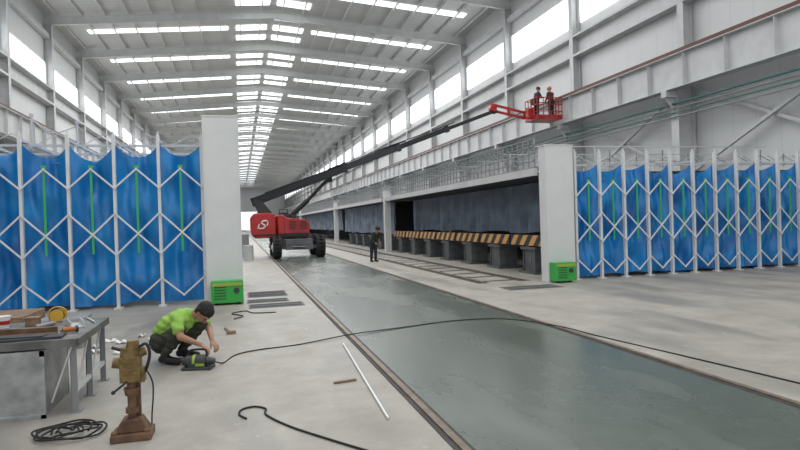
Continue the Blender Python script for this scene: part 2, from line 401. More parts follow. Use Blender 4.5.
def pillar(x0,x1,y,zt,label,g0,g1):
    e=thing('end_pillar',((x0+x1)/2,y+.2,0),label,'pillar',group='booth end pillars')
    b=MB(); b.bx(x0,x1,y,y+.36,.0,zt); b.bx(x0-.015,x1+.015,y-.01,y+.37,zt,zt+.03); b.bx(x0+.03,x0+.05,y-.006,y,.6,zt-.1); b.bx(x1-.05,x1-.03,y-.006,y,.6,zt-.1); build(b,'body','offwhite',parent=e,bevel=.01)
    b=MB(); b.bx(g0,g1,y-.33,y-.01,.05,.5,0)
    for k in range(5): b.bx(g0+.06,g0+.3,y-.337,y-.33,.13+k*.06,.15+k*.06,1)
    b.cyl((g1-.14,y-.35,.3),(g1-.14,y-.33,.3),.06,mi=1); b.bx(g0+.02,g1-.02,y-.345,y-.33,.4,.47,2)
    for xx in(g0+.1,g1-.1): b.cyl((xx-.03,y-.2,.06),(xx+.03,y-.2,.06),.06,mi=1)
    build(b,'drive_box',['green','dark','lime'],parent=e,bevel=.006,label='bright green drive unit box')
    return e
pillar(-.72,.03,YB-.25,4.0,'tall white booth pillar with green drive box at foot',-.62,.03)
pillar(7.42,8.19,YB-.1,3.42,'white booth pillar with green drive box at foot',7.45,8.00)
for i,(x0,x1,y0,y1) in enumerate(((.15,1.2,12.3,12.85),(.12,.95,13.15,13.65),(.15,1.0,14.2,15.2),(5.9,7.2,12.5,13.1))):
    b=MB(); b.bx(x0,x1,y0,y1,0,.004,0)  # lies flat on the floor; the slot's shade is in its colour
    b.bx(x0-.03,x1+.03,y0-.03,y0,0,.010,1); b.bx(x0-.03,x1+.03,y1,y1+.03,0,.010,1); b.bx(x0-.03,x0,y0,y1,0,.010,1); b.bx(x1,x1+.03,y0,y1,0,.010,1)
    b.bx(x0,x1,(y0+y1)/2-.03,(y0+y1)/2+.03,.004,.010,1)
    build(b,'floor_slot',['recess_shade','tie'],label='flat dark sheet painting the shade of a floor slot, with thin steel rim and crossbar',cat='floor slot',group='dark floor slots')
# ------------------------------------------------------------------ long canopy on the right
def canopy(y0,y1,curt,label,cz):
    e=thing('booth_canopy',(8,y0,0),label,'canopy',group='booth canopies')
    b=MB(); b.bx(7.75,16.6,y0,y1,2.78,2.84); build(b,'roof_sheet','dark',parent=e)
    b=MB(); b.bx(7.66,7.76,y0,y1,2.76,2.96); build(b,'edge_beam','steelw',parent=e)
    b=MB(); b.bx(7.62,7.95,y1-.3,y1,0,3.3); build(b,'post','offwhite',parent=e)
    b=MB()
    def fn(u,v):
        y=y0+.1+(y1-y0-.5)*u; z=cz+(2.74-cz)*v
        return (curt+.09*math.sin(y*4.2)*(1-.3*v)+.05*math.sin(y*9.7+v*3),y,z+(.04*math.sin(y*1.6))*(1-v))
    b.grid(fn,int((y1-y0)*8),6); build(b,'hanging_curtain','bluegrey',parent=e,label='gathered blue grey curtain')
    b=MB(); b.bx(11.5,11.6,y0,y1,0.0,2.76); build(b,'bay_shade_sheet','recess_shade',parent=e,label='dark sheet painting the shade deep in the bay')  # dark sheet added so the back of the bay reads as shaded
    rl=None; y=y0+.1; st=None
    while y+2<=y1:
        if rl is None:
            b=MB()
            for k in range(6):
                yy=y+k/3; b.bx(7.72,7.75,yy,yy+.03,2.96,3.75)
            for z in(3.15,3.35,3.55,3.75): b.bx(7.72,7.75,y,y+2,z,z+.03)
            b.bx(7.70,8.3,y,y+2,2.96,3.0)
            rl=build(b,'railing','steelg',parent=e); ry=y
            b=MB(); b.bx(7.9,16,y+.5,y+.53,3.6,3.63)
            for k in range(5): b.bx(8.2+1.7*k,8.23+1.7*k,y+.5,y+.53,2.84,3.6)
            st=build(b,'roof_hoop','steelw',parent=e)
        else: clonepart(rl,(0,y-ry,0)); clonepart(st,(0,y-ry,0))
        y+=2
canopy(14.6,32,9.2,'long grey booth canopy with railing and gathered curtain',1.15)
canopy(32.6,50,8.5,'grey booth canopy with gathered curtain',.9)
canopy(50.6,80,8.5,'distant grey booth canopy with gathered curtain',1.0)
canopy(81,130,8.5,'distant grey booth canopy with gathered curtain',1.0)
n=9
for x in(5.95,7.1):
    b=MB(); b.bx(x-.16,x+.16,14.2,120,0,.004); build(b,'trim_%d'%n,'pit',kind='structure',label='narrow flat dark strip painting the shade of a floor slot'); n+=1  # no real recess, the slot's shade is painted as a dark strip
e=thing('pit_track',(6.5,14.2,0.0),'flat steel track with cross ties beside the booths','track')
for x in(5.95,7.1):
    b=MB(); b.bx(x-.035,x+.035,14.2,110,.004,.030); build(b,'track_rail','rail',parent=e)
t=None
for k in range(56):
    y=14.5+k*1.2
    if t is None:
        b=MB(); b.bx(6.13,6.93,y,y+.18,.0,.008); t=build(b,'tie','pit',parent=e)
    else: clonepart(t,(0,k*1.2,0))
ped=None
for k in range(13):
    y=16.0+k*2.45
    if ped is None:
        ped=thing('steel_pedestal',(8.5,y,0),'square dark steel support pedestal on the floor under canopy','pedestal',group='steel pedestals')
        b=MB(); b.bx(8.05,8.9,y-.5,y+.5,0,.06); build(b,'base_plate','ped',parent=ped)
        b=MB(); b.bx(8.1,8.85,y-.46,y+.46,.70,.78); build(b,'top_plate','ped',parent=ped)
        b=MB(); b.bx(8.18,8.78,y-.38,y+.38,.06,.70)
        for q in(-.36,.36): b.bx(8.14,8.18,y+q-.02,y+q+.02,.06,.70)
        b.bx(8.165,8.18,y-.1,y+.1,.3,.5); build(b,'body','ped',parent=ped,bevel=.01)
        p0=y
    else: clone(ped,(0,y-p0,0))
hb=None
for k in range(7):
    y=14.82+k*2.45
    if hb is None:
        b=MB(); b.bx(8.12,8.26,y,y+2.30,.82,1.12,0); b.bx(8.12,8.26,y+1.08,y+1.28,.78,.82,1)
        b.bx(8.14,8.24,y-.04,y,.80,1.14,1); b.bx(8.14,8.24,y+2.30,y+2.34,.80,1.14,1)
        hb=build(b,'hazard_beam',['hazard','dark'],origin=(8.19,y,.78),label='yellow orange and black striped beam resting on pedestals',cat='barrier',group='striped barrier beams'); p0=y
    else: clone(hb,(0,y-p0,0))
# ------------------------------------------------------------------ boom lift
LX,LY=2.75,31.0
bl=thing('boom_lift',(LX,LY,0),'red and black telescopic boom lift with long raised boom','boom lift')
WR=.56
def wheel(x,y):
    s=1 if x>LX else -1
    b=MB(); b.cyl((x-.18,y,WR),(x+.18,y,WR),WR-.06,n=28,mi=0); b.torus((x-.12,y,WR),(1,0,0),WR-.09,.09,28,8); b.torus((x+.12,y,WR),(1,0,0),WR-.09,.09,28,8)
    for k in range(18):
        a=2*math.pi*k/18; b.box((x,y+(WR-.025)*math.cos(a),WR+(WR-.025)*math.sin(a)),(.30,.07,.05),0,Matrix.Rotation(a,3,'X'))
    w=build(b,'wheel','rubber',parent=bl)
    b=MB(); b.cyl((x+s*.16,y,WR),(x+s*.21,y,WR),.27,.23,n=20); b.cyl((x+s*.20,y,WR),(x+s*.27,y,WR),.11,n=12)
    for k in range(8):
        a=k*math.pi/4; b.cyl((x+s*.2,y+.17*math.cos(a),WR+.17*math.sin(a)),(x+s*.23,y+.17*math.cos(a),WR+.17*math.sin(a)),.02,n=6)
    build(b,'hub','white',parent=w)
for sx in(-1,1):
    for sy in(-1,1): wheel(LX+sx*1.05,LY+sy*1.35)
b=MB(); b.bx(LX-.65,LX+.65,LY-1.75,LY+1.75,.42,.92); b.bx(LX-.88,LX+.88,LY-1.42,LY-1.28,.45,.6); b.bx(LX-.88,LX+.88,LY+1.28,LY+1.42,.45,.6)
b.cyl((LX,LY,.9),(LX,LY,1.14),.75,n=28); b.cyl((LX-.3,LY-1.8,.55),(LX+.3,LY-1.8,.55),.05)
for xx in(-.4,0,.4): b.bx(LX+xx-.12,LX+xx+.12,LY-1.77,LY-1.75,.66,.82)
build(b,'chassis','greyp',parent=bl,bevel=.02)
b=MB()
cw=[(.55,1.15),(.5,1.5),(.5,2.05),(.68,2.24),(1.62,2.24),(1.72,2.05),(1.72,1.04),(.7,1.0)]
b.prism(cw,(0,LY,0),(1,0,0),(0,0,1),(0,1,0),1.9)
tu=build(b,'counterweight','red',parent=bl,bevel=.07)
for yy in(LY-.70,LY+.73):
    b=MB(); b.prism([(1.8,1.04),(1.8,2.14),(2.05,2.14),(2.25,1.98),(3.1,1.90),(3.36,1.72),(3.36,1.15),(3.2,1.02)],(0,yy,0),(1,0,0),(0,0,1),(0,1,0),.52)
    build(b,'engine_hood','red',parent=bl,bevel=.05)
b=MB(); yv=LY-.972
for xx in (2.35,2.87):
    for k in range(6): b.bx(xx,xx+.36,yv,yv+.012,1.42+k*.07,1.45+k*.07)
b.bx(2.1,2.12,yv,yv+.012,1.08,2.04); b.bx(2.79,2.805,yv,yv+.012,1.04,1.9); b.bx(1.84,3.3,yv,yv+.012,1.05,1.22)
b.bx(.6,1.65,LY-.962,LY-.948,1.12,1.2)
build(b,'vents','black',parent=bl)
b=MB(); b.bx(1.3,3.3,LY-.40,LY+.42,1.0,1.6)
for yy in(LY-.34,LY+.54): b.prism([(.95,2.24),(1.6,2.24),(1.1,2.85),(.75,2.95),(.7,2.75)],(0,yy,0),(1,0,0),(0,0,1),(0,1,0),.06)
b.cyl((.88,LY-.42,2.82),(.88,LY+.62,2.82),.10); b.bx(1.9,2.4,LY-.30,LY-.2,2.0,2.25)
for xx in(1.9,2.3,2.8): b.cyl((xx,LY-.9,1.9),(xx,LY-.9,2.4 if xx<2.5 else 2.2),.02,n=8)
b.cyl((1.9,LY-.9,2.4),(2.3,LY-.9,2.4),.02,n=8); b.bx(2.5,2.75,LY-.85,LY-.5,1.98,2.14)
build(b,'turret_frame','charcoal',parent=bl)
b=MB(); ye=LY-.962
b.tube([(1.30,ye,1.86),(1.12,ye,1.86),(1.02,ye,1.76),(1.12,ye,1.68),(1.20,ye,1.60),(1.08,ye,1.50),(.90,ye,1.50)],.034,6); b.beam((.92,ye,1.72),(.84,ye,1.50),.02,.05); b.beam((1.34,ye,1.82),(1.28,ye,1.62),.02,.05)
build(b,'emblem','whitep',parent=bl,label='small white slanted emblem on the counterweight')
P0=V((.63,LY+.1,2.80)); P1=V((13.0,28.7,7.22)); D=(P1-P0)
def seg(a,c,w,h,nm,mt,dz=0):
    b=MB(); p=P0+D*a+V((0,0,dz)); q=P0+D*c+V((0,0,dz)); b.beam(p,q,w,h,0)
    dd=D.normalized()
    b.beam(q-dd*.2,q,w+.10,h+.10,0); b.beam(p,p+dd*.1,w+.04,h+.04,0)
    b.beam(p+dd*.3+V((0,-w/2-.01,-h*.15)),q-dd*.3+V((0,-w/2-.01,-h*.15)),.02,.04,0)
    return build(b,nm,mt,parent=bl,bevel=.015)
seg(0,.38,.36,.40,'boom_section','black'); seg(.36,.60,.30,.31,'boom_section','charcoal'); seg(.58,.80,.24,.24,'boom_section','black'); seg(.78,1,.17,.17,'boom_section','black')
b=MB()
for a,c in((.05,.38),(.3,.62),(.5,.82)):
    b.tube([P0+D*a+V((0,-.22,.24)),P0+D*(a+c)/2+V((0,-.2,.21)),P0+D*c+V((0,-.2,.17))],.022,6)
build(b,'hose_carrier','rubber',parent=bl)
b=MB(); b.cyl((2.2,LY,1.8),(3.4,LY-.05,2.86),.13,mi=0); b.cyl((3.4,LY-.05,2.86),(4.5,LY-.1,3.98),.09,mi=0); b.box((4.5,LY-.12,3.9),(.3,.3,.25))
build(b,'lift_cylinder',['black'],parent=bl)
b=MB(); b.beam(P1+V((-.25,0,.3)),P1+V((1.5,-.15,-.12)),.10,.12); b.beam(P1+V((-.2,0,-.02)),P1+V((1.5,-.15,-.42)),.10,.12)
for t in(0,.5,1): b.beam((P1+V((-.25,0,.35)))*(1-t)+(P1+V((1.5,-.15,-.07)))*t,(P1+V((-.2,0,-.06)))*(1-t)+(P1+V((1.5,-.15,-.46)))*t,.12,.1)
b.cyl(P1+V((-.2,-.15,.1)),P1+V((-.2,.15,.1)),.18)
build(b,'jib','red',parent=bl)
bx0,bx1,by0,by1,bz=14.75,16.15,27.6,28.9,6.62
b=MB(); b.bx(bx0,bx1,by0,by1,bz,bz+.05,0)
def rl(p,q,r=.022): b.cyl(p,q,r,n=8)
cs=[(bx0,by0),(bx1,by0),(bx1,by1),(bx0,by1)]
for i in range(4):
    x,y=cs[i];x2,y2=cs[(i+1)%4]
    for z in(.4,.75,1.1): rl((x,y,bz+z),(x2,y2,bz+z))
    for k in range(4):
        t=k/4; rl((x+(x2-x)*t,y+(y2-y)*t,bz),(x+(x2-x)*t,y+(y2-y)*t,bz+1.1))
b.bx(bx0,bx1,by0-.01,by0+.01,bz,bz+.22); b.bx(bx0-.3,bx0,by0+.4,by0+.7,bz+.1,bz+.6); b.bx(bx0-.01,bx0+.01,by0,by1,bz,bz+.22)
bk=build(b,'platform_basket','red',parent=bl,label='red tubular work platform basket')
b=MB(); b.bx(bx0+.03,bx0+.25,by0+.3,by0+.8,bz+.85,bz+1.1); build(b,'control_box','black',parent=bk)
# ------------------------------------------------------------------ people
def person(name,label,caps,voxel,origin,eyes=None,mats=None,push=.006):
    mats=mats or {}
    mb=MB()
    for (p,q,r1,r2,t) in caps:
        p=V(p);q=V(q); d=q-p
        n=12; L=d.length
        dd=d.normalized() if L>1e-5 else V((0,0,1)); a=dd.orthogonal().normalized(); c=dd.cross(a)
        rings=[]
        vs=[];
        for j in range(1,5):
            an=math.pi/2*(1-j/4)
            rings.append((p-dd*r1*math.sin(an),r1*math.cos(an)))
        for j in range(0,4):
            an=math.pi/2*(j/4); rings.append((q+dd*r2*math.sin(an),r2*math.cos(an)))
        for (cc,rr) in rings:
            for i in range(n):
                th=2*math.pi*i/n; vs.append(cc+(a*math.cos(th)+c*math.sin(th))*rr)
        k=len(rings); vs.append(p-dd*r1); vs.append(q+dd*r2)
        fs=[(j*n+i,j*n+(i+1)%n,(j+1)*n+(i+1)%n,(j+1)*n+i) for j in range(k-1) for i in range(n)]
        fs+=[(k*n,(i+1)%n,i) for i in range(n)]+[((k-1)*n+i,(k-1)*n+(i+1)%n,k*n+1) for i in range(n)]
        mb.add(vs,fs)
    me=bpy.data.meshes.new('tmp'); me.from_pydata([tuple(v) for v in mb.v],[],mb.f)
    ob=bpy.data.objects.new('tmp',me); COL.objects.link(ob)
    md=ob.modifiers.new('r','REMESH'); md.mode='VOXEL'; md.voxel_size=voxel
    sm=ob.modifiers.new('s','SMOOTH'); sm.factor=.5; sm.iterations=3
    dg=bpy.context.evaluated_depsgraph_get(); ev=ob.evaluated_get(dg); m2=bpy.data.meshes.new_from_object(ev)
    bpy.data.objects.remove(ob)
    nv=len(m2.vertices); co=np.zeros(nv*3); m2.vertices.foreach_get('co',co); co=co.reshape(-1,3)
    no=np.zeros(nv*3); m2.vertices.foreach_get('normal',no); no=no.reshape(-1,3)
    best=np.full(nv,1e9); tg=np.zeros(nv,int); tags=['skin','shirt','pants','shoe','hair','hat']
    for (p,q,r1,r2,t) in caps:
        p=np.array(p);q=np.array(q);d=q-p;L=max((d*d).sum(),1e-9)
        tt=np.clip(((co-p)@d)/L,0,1); dist=np.linalg.norm(co-(p+tt[:,None]*d),axis=1)-(r1+(r2-r1)*tt)
        up=dist<best; best[up]=dist[up]; tg[up]=tags.index(t)
    e=thing(name,origin,label,'person')
    polys=[tuple(pl.vertices) for pl in m2.polygons]
    body=MB(); body.v=[tuple(c) for c in co]; body.f=polys; body.m=[0]*len(polys); body.s=[True]*len(polys)
    build(body,'body',mats.get('skin','skin'),parent=e)
    names={'shirt':'shirt','pants':'trousers','shoe':'shoes','hair':'hair','hat':'hard_hat'}
    dm={'shirt':'hivis','pants':'olive','shoe':'black','hair':'hair','hat':'yellow'}
    for ti,t in enumerate(tags):
        if ti==0: continue
        fs=[f for f in polys if sum(tg[i]==ti for i in f)*2>=len(f)]
        if not fs: continue
        used=sorted({i for f in fs for i in f}); mp={i:k for k,i in enumerate(used)}
        c=MB()
        for i in used:
            pp=co[i]; wv=0
            if t in('shirt','pants') and voxel<.01:
                wv=.005*math.sin(pp[2]*70+pp[0]*25)+.004*math.sin(pp[0]*60-pp[2]*40+pp[1]*30)+.004
            c.v.append(tuple(pp+no[i]*(push+wv)))
        c.f=[tuple(mp[i] for i in f) for f in fs]; c.m=[0]*len(fs); c.s=[True]*len(fs)
        build(c,names[t],mats.get(t,dm[t]),parent=e)
    if eyes:
        C,f,u=eyes; l=u.cross(f)
        c=MB()
        for s in(-1,1): c.sph(C+f*.088+l*.032*s+u*.012,.011)
        build(c,'eyes','eye',parent=e)
        c=MB(); c.sph(C+f*.094-u*.052,(.022,.022,.008),R=Matrix((f,l,u)).transposed()); build(c,'mouth','lip',parent=e)
    return e
def head(C,f,u,hat=False):
    l=u.cross(f); c=[]
    c.append((C+u*.03-f*.02,C+u*.03+f*.012,.085,.080,'skin'))
    c.append((C-u*.045+f*.03,C+u*.0+f*.02,.055,.07,'skin'))
    c.append((C-u*.075+f*.055,C-u*.06+f*.04,.026,.035,'skin'))
    c.append((C+f*.09+u*.01,C+f*.112-u*.022,.009,.014,'skin'))
    c.append((C+f*.085+u*.03-l*.03,C+f*.085+u*.03+l*.03,.013,.013,'skin'))
    for s in(-1,1): c.append((C+l*s*.083+u*.015-f*.01,C+l*s*.086-u*.02-f*.008,.016,.012,'skin'))
    if hat:
        c.append((C+u*.075-f*.02,C+u*.08+f*.01,.098,.098,'hat'))
        for k in range(12):
            a=2*math.pi*k/12; a2=2*math.pi*(k+1)/12
            g=lambda a:C+u*.065+f*(.118*math.cos(a)+.012)+l*.105*math.sin(a)
            c.append((g(a),g(a2),.010,.010,'hat'))
    else:
        c.append((C+u*.062-f*.035,C+u*.066+f*.018,.088,.074,'hair')); c.append((C-u*.045-f*.045,C+u*.05-f*.048,.055,.080,'hair'))
        for s in(-1,1): c.append((C+l*s*.05+u*.06+f*.03,C+l*s*.055+u*.03-f*.035,.036,.046,'hair'))
        rn=random.Random(5)
        for k in range(26):
            a=rn.uniform(0,6.28); h=rn.uniform(.3,1); dirv=(u*h+f*math.cos(a)*.9+l*math.sin(a)*.9).normalized()
            if dirv.dot(f)>.75: continue
            p=C+u*.05-f*.012+dirv*.070; c.append((p,p+dirv*.018+u*.004-f*.01,.017,.009,'hair'))
    return c
def hand(W,d,nrm,side,curl=1.0):
    d=V(d).normalized(); nrm=V(nrm); nrm=(nrm-d*nrm.dot(d)).normalized(); t=d.cross(nrm)*side
    c=[]
    def rot(a): return d*math.cos(a)+nrm*math.sin(a)
    for i,ln in enumerate((.072,.082,.076,.06)):
        off=t*(1.5-i)*.021
        p1=W+d*.085+off
        c.append((W+off*.6,p1,.014,.0115,'skin'))
        p2=p1+rot(.6*curl)*ln*.5; p3=p2+rot(1.3*curl)*ln*.35; p4=p3+rot(2.0*curl)*ln*.28
        c+= [(p1,p2,.0095,.009,'skin'),(p2,p3,.009,.0085,'skin'),(p3,p4,.0085,.0075,'skin')]
    a=W+d*.02+t*.025; b2=W+d*.055+t*.052+nrm*.015; e2=b2+d*.035+nrm*.028
    c+=[(a,b2,.015,.012,'skin'),(b2,e2,.0115,.009,'skin')]
    return c
O=V((-.93,7.98,0)); F=V((.86,-.51,0)).normalized(); Lf=V((-F.y,F.x,0)); Z=V((0,0,1))
def Q(a,bb,z): return O+F*a+Lf*bb+Z*z
caps=[]
A=lambda p,q,r1,r2,t: caps.append((p,q,r1,r2,t))
A(Q(-.02,-.07,.25),Q(-.02,.07,.25),.135,.135,'pants'); A(Q(-.02,0,.32),Q(.06,0,.42),.145,.145,'shirt')
A(Q(.05,0,.40),Q(.22,0,.50),.145,.145,'shirt'); A(Q(.06,-.05,.41),Q(.26,-.07,.53),.12,.11,'shirt');A(Q(.06,.05,.41),Q(.26,.07,.53),.12,.11,'shirt')
A(Q(.30,-.14,.545),Q(.30,.14,.545),.075,.075,'shirt'); A(Q(.28,0,.54),Q(.38,0,.575),.09,.065,'shirt'); A(Q(.37,0,.57),Q(.47,0,.595),.055,.052,'skin')
hf=(F*.50-Z*.86-Lf*.10).normalized(); hu=(Z*.50+F*.86); hu=(hu-hf*hu.dot(hf)).normalized(); HCn=Q(.54,0,.60)
caps+=head(HCn,hf,hu)
for s in(-1,1):
    A(Q(.0,.09*s,.24),Q(.36,.22*s,.43),.095,.066,'pants'); A(Q(.36,.22*s,.43),Q(.10,.17*s,.12),.064,.045,'pants'); A(Q(.29,.21*s,.35),Q(.17,.18*s,.20),.062,.052,'pants')
    A(Q(.10,.17*s,.13),Q(.09,.17*s,.08),.044,.043,'shoe'); A(Q(.06,.17*s,.06),Q(.14,.175*s,.065),.042,.045,'shoe'); A(Q(.14,.175*s,.055),Q(.30,.19*s,.042),.046,.036,'shoe')
    A(Q(.30,.17*s,.54),Q(.37,.27*s,.44),.072,.062,'shirt'); A(Q(.37,.27*s,.44),Q(.42,.29*s,.36),.05,.046,'skin'); A(Q(.42,.29*s,.36),Q(.57,.12*s,.24),.044,.028,'skin')
    caps+=hand(Q(.575,.117*s,.235),F*.75-Lf*.3*s-Z*.55,-Z*.8-F*.2,-s,.8)
person('person','worker in lime shirt and dark trousers squatting over a tool',caps,.0065,O,eyes=(HCn,hf,hu))
def standing(O,F,lean,armpose,h=1.72,hat=True):
    F=V(F).normalized(); L=V((-F.y,F.x,0)); k=h/1.75; c=[]
    q=lambda a,bb,z: O+(F*(a+lean*max(z-.9,0))+L*bb+Z*(z-.35*lean*lean*max(z-.9,0)))*k
    c+=[(q(0,-.07,.95),q(0,.07,.95),.13,.13,'pants'),(q(0,0,1.0),q(0,0,1.2),.14,.145,'shirt'),(q(0,-.06,1.2),q(0,-.08,1.38),.12,.1,'shirt'),(q(0,.06,1.2),q(0,.08,1.38),.12,.1,'shirt'),
        (q(0,-.15,1.43),q(0,.15,1.43),.07,.07,'shirt'),(q(0,0,1.42),q(.02,0,1.52),.07,.055,'skin')]
    C=q(.03,0,1.63); f=(F-Z*(.15+lean*.5)).normalized(); u=(Z+F*(.15+lean*.5)).normalized(); c+=head(C,f,u,hat)
    for s in(-1,1):
        c+=[(q(0,.09*s,.92),q(.03,.11*s,.5),.092,.062,'pants'),(q(.03,.11*s,.5),q(0,.12*s,.12),.062,.045,'pants'),(q(-.03,.12*s,.06),q(.17,.14*s,.04),.045,.035,'shoe')]
        el=q(*armpose[0 if s<0 else 1][0]); wr=q(*armpose[0 if s<0 else 1][1])
        c+=[(q(0,.18*s,1.42),el,.058,.046,'shirt'),(el,wr,.044,.03,'shirt')]; c+=hand(wr,(wr-el),-L*s,-s*1,.8)
    return c,(C,f,u)
zb=bz+.05
c,e_=standing(V((15.12,28.4,zb)),V((1,.1,0)),.15,[((.12,-.26,1.18),(.26,-.2,1.2)),((.15,.25,1.2),(.28,.18,1.25))])
person('person','worker in dark jacket and dark hard hat standing in lift basket',c,.013,V((15.12,28.4,zb)),mats={'shirt':'navy','pants':'navy','hat':'darkred'},push=.008,eyes=e_)
c,e_=standing(V((15.82,28.1,zb)),V((-.3,1,0)),.08,[((.10,-.24,1.2),(.3,-.2,1.35)),((.05,.24,1.15),(.2,.22,1.0))],1.68)
person('person','worker in dark red jacket standing in lift basket',c,.013,V((15.82,28.1,zb)),mats={'shirt':'darkred','pants':'navy','hat':'orange'},push=.008,eyes=e_)
c,e_=standing(V((5.30,24.3,0)),V((.3,-.9,0)),.6,[((.22,-.24,1.12),(.4,-.16,.95)),((.22,.24,1.12),(.4,.16,.95))],1.5,hat=False)
person('person','person in dark clothes bending forward beside the track',c,.013,V((5.30,24.3,0)),mats={'shirt':'darkgreen','pants':'navy'},push=.008,eyes=e_)
# ------------------------------------------------------------------ tool in front of worker
e=thing('portable_machine',(-.5,7.45,0),'dark portable power tool with lime trim on the floor','power tool')
b=MB(); R=Matrix.Rotation(-.25,3,'Z')
tc=V((-.52,7.38,0))
b.cyl(tc+R@V((-.13,0,.09)),tc+R@V((.10,0,.09)),.072,.075,n=20); b.box(tc+V((0,0,.015)),(.34,.20,.03),0,R); b.box(tc+R@V((0,0,.06)),(.2,.15,.08),0,R); b.cyl(tc+R@V((.10,0,.09)),tc+R@V((.19,0,.085)),.055,.035,n=16); b.cyl(tc+R@V((-.13,0,.09)),tc+R@V((-.18,0,.09)),.06,.045,n=16)
build(b,'housing','greym',parent=e,bevel=.006)
b=MB(); b.cyl(tc+R@V((-.05,0,.09)),tc+R@V((-.02,0,.09)),.078,n=20); b.box(tc+R@V((.04,-.078,.06)),(.10,.006,.03),0,R); build(b,'trim_band','lime',parent=e)
b=MB(); b.tube([tc+R@V((-.11,0,.15)),tc+R@V((-.09,0,.215)),tc+R@V((.08,0,.22)),tc+R@V((.10,0,.15))],.013); build(b,'handle','rubber',parent=e)
# ------------------------------------------------------------------ workbench + sheet metal box
BZ=.68
e=thing('workbench',(-2.3,6.6,0),'cluttered steel workbench with angle iron legs','workbench')
b=MB(); b.bx(-3.6,-1.46,6.0,7.3,BZ-.03,BZ); b.bx(-3.6,-1.46,5.98,6.0,BZ-.07,BZ); b.bx(-1.46,-1.44,6.0,7.3,BZ-.07,BZ); build(b,'bench_top','benchtop',parent=e)
for(x,y)in((-1.50,6.06),(-1.50,7.23),(-3.5,7.23),(-1.50,6.62)):
    b=MB(); b.bx(x-.028,x+.028,y-.028,y-.02,0,BZ-.03); b.bx(x-.028,x-.02,y-.028,y+.028,0,BZ-.03); b.box((x,y,.005),(.1,.1,.01)); build(b,'leg','steelg',parent=e)
b=MB(); b.beam((-1.50,6.06,.2),(-1.50,7.23,.2),.04,.04); b.beam((-1.68,6.02,.12),(-1.50,6.02,.62),.04,.012); b.beam((-1.50,6.08,.12),(-1.50,6.6,.62),.012,.04); b.beam((-1.50,6.62,.12),(-1.50,7.15,.62),.012,.04)
build(b,'brace','steelw',parent=e)
e=thing('sheet_metal_box',(-2.5,6.2,0),'large shiny galvanised sheet metal duct box under the bench','metal box')
b=MB(); b.bx(-3.4,-1.74,5.97,5.99,.0,.585); b.bx(-1.76,-1.74,5.99,6.8,.0,.585); b.bx(-3.4,-3.38,5.99,6.8,0,.585); b.bx(-3.4,-1.74,6.78,6.8,0,.585); b.bx(-3.38,-1.76,5.99,6.78,.0,.02); b.bx(-3.38,-1.76,5.99,6.78,.565,.585)
b.beam((-1.78,5.967,.02),(-3.35,5.967,.56),.006,.010);b.beam((-1.78,5.967,.56),(-3.35,5.967,.02),.006,.010)
build(b,'shell','galv',parent=e)
b=MB(); b.bx(-3.43,-1.71,5.94,5.97,.55,.60); b.bx(-1.74,-1.71,5.97,6.8,.55,.60); b.bx(-3.43,-1.71,5.94,5.97,0,.035); b.bx(-1.75,-1.71,5.94,5.97,0,.6)
for k in range(10): b.cyl((-3.3+k*.165,5.93,.575),(-3.3+k*.165,5.945,.575),.01,n=8)
build(b,'flange','galv',parent=e)
def item(b,n,mt,lab,cat,group=None,bevel=0): return build(b,n,mt,label=lab,cat=cat,group=group,bevel=bevel)
B0=BZ+.002
b=MB(); c=V((-1.92,7.18,B0))
b.cyl(c+V((0,-.05,.07)),c+V((0,-.04,.07)),.065,n=24); b.cyl(c+V((0,.04,.07)),c+V((0,.05,.07)),.065,n=24); b.cyl(c+V((0,-.04,.07)),c+V((0,.04,.07)),.035,n=16,mi=1); b.torus(c+V((0,0,.07)),(0,1,0),.042,.02,24,8,mi=1)
b.tube([c+V((-.08,0,.012)),c+V((-.08,0,.12)),c+V((0,0,.16)),c+V((.08,0,.12)),c+V((.08,0,.012))],.008)
item(b,'cable_reel',['yellow','rust'],'small yellow plastic cable reel standing on the bench','cable reel')
b=MB(); c=V((-2.36,6.95,B0)); b.cyl(c,c+V((0,0,.12)),.05,.065,n=20); b.torus(c+V((0,0,.12)),(0,0,1),.065,.006,20,6); b.cyl(c+V((0,0,.04)),c+V((0,0,.08)),.06,.064,n=20,mi=1); item(b,'paint_bucket',['whitep','red'],'small white bucket with red band on the bench','bucket')
def RZ(a): return Matrix.Rotation(a,3,'Z')
b=MB(); b.box((-1.66,6.80,B0+.004),(.12,.36,.008),0,RZ(.35)); b.box((-1.715,6.78,B0+.03),(.008,.36,.06),0,RZ(.35)); b.box((-1.605,6.82,B0+.03),(.008,.36,.06),0,RZ(.35))
item(b,'steel_channel','steelw','short pale steel channel offcut on the bench','steel offcut')
b=MB(); b.box((-1.95,6.14,B0+.01),(.7,.2,.02),0,RZ(.05)); b.box((-2.0,6.14,B0+.026),(.5,.12,.012),0,RZ(-.05)); item(b,'steel_plate','dark','dark stacked steel plates lying on the bench','steel plate')
b=MB(); b.box((-2.2,6.40,B0+.004),(.95,.09,.008),0,RZ(-.05)); b.box((-2.197,6.445,B0+.03),(.95,.008,.05),0,RZ(-.05)); item(b,'angle_bar','rust','rusty angle bar lying on the bench','steel bar')
b=MB(); b.box((-2.2,6.58,B0+.017),(.8,.05,.034),0,RZ(.04)); item(b,'timber_batten','wood','brown timber batten on the bench','timber',group='timber battens on bench')
b=MB(); b.box((-2.7,6.75,B0+.017),(.7,.06,.034),0,RZ(-.08)); item(b,'timber_batten','wood','brown timber batten on the bench','timber',group='timber battens on bench')
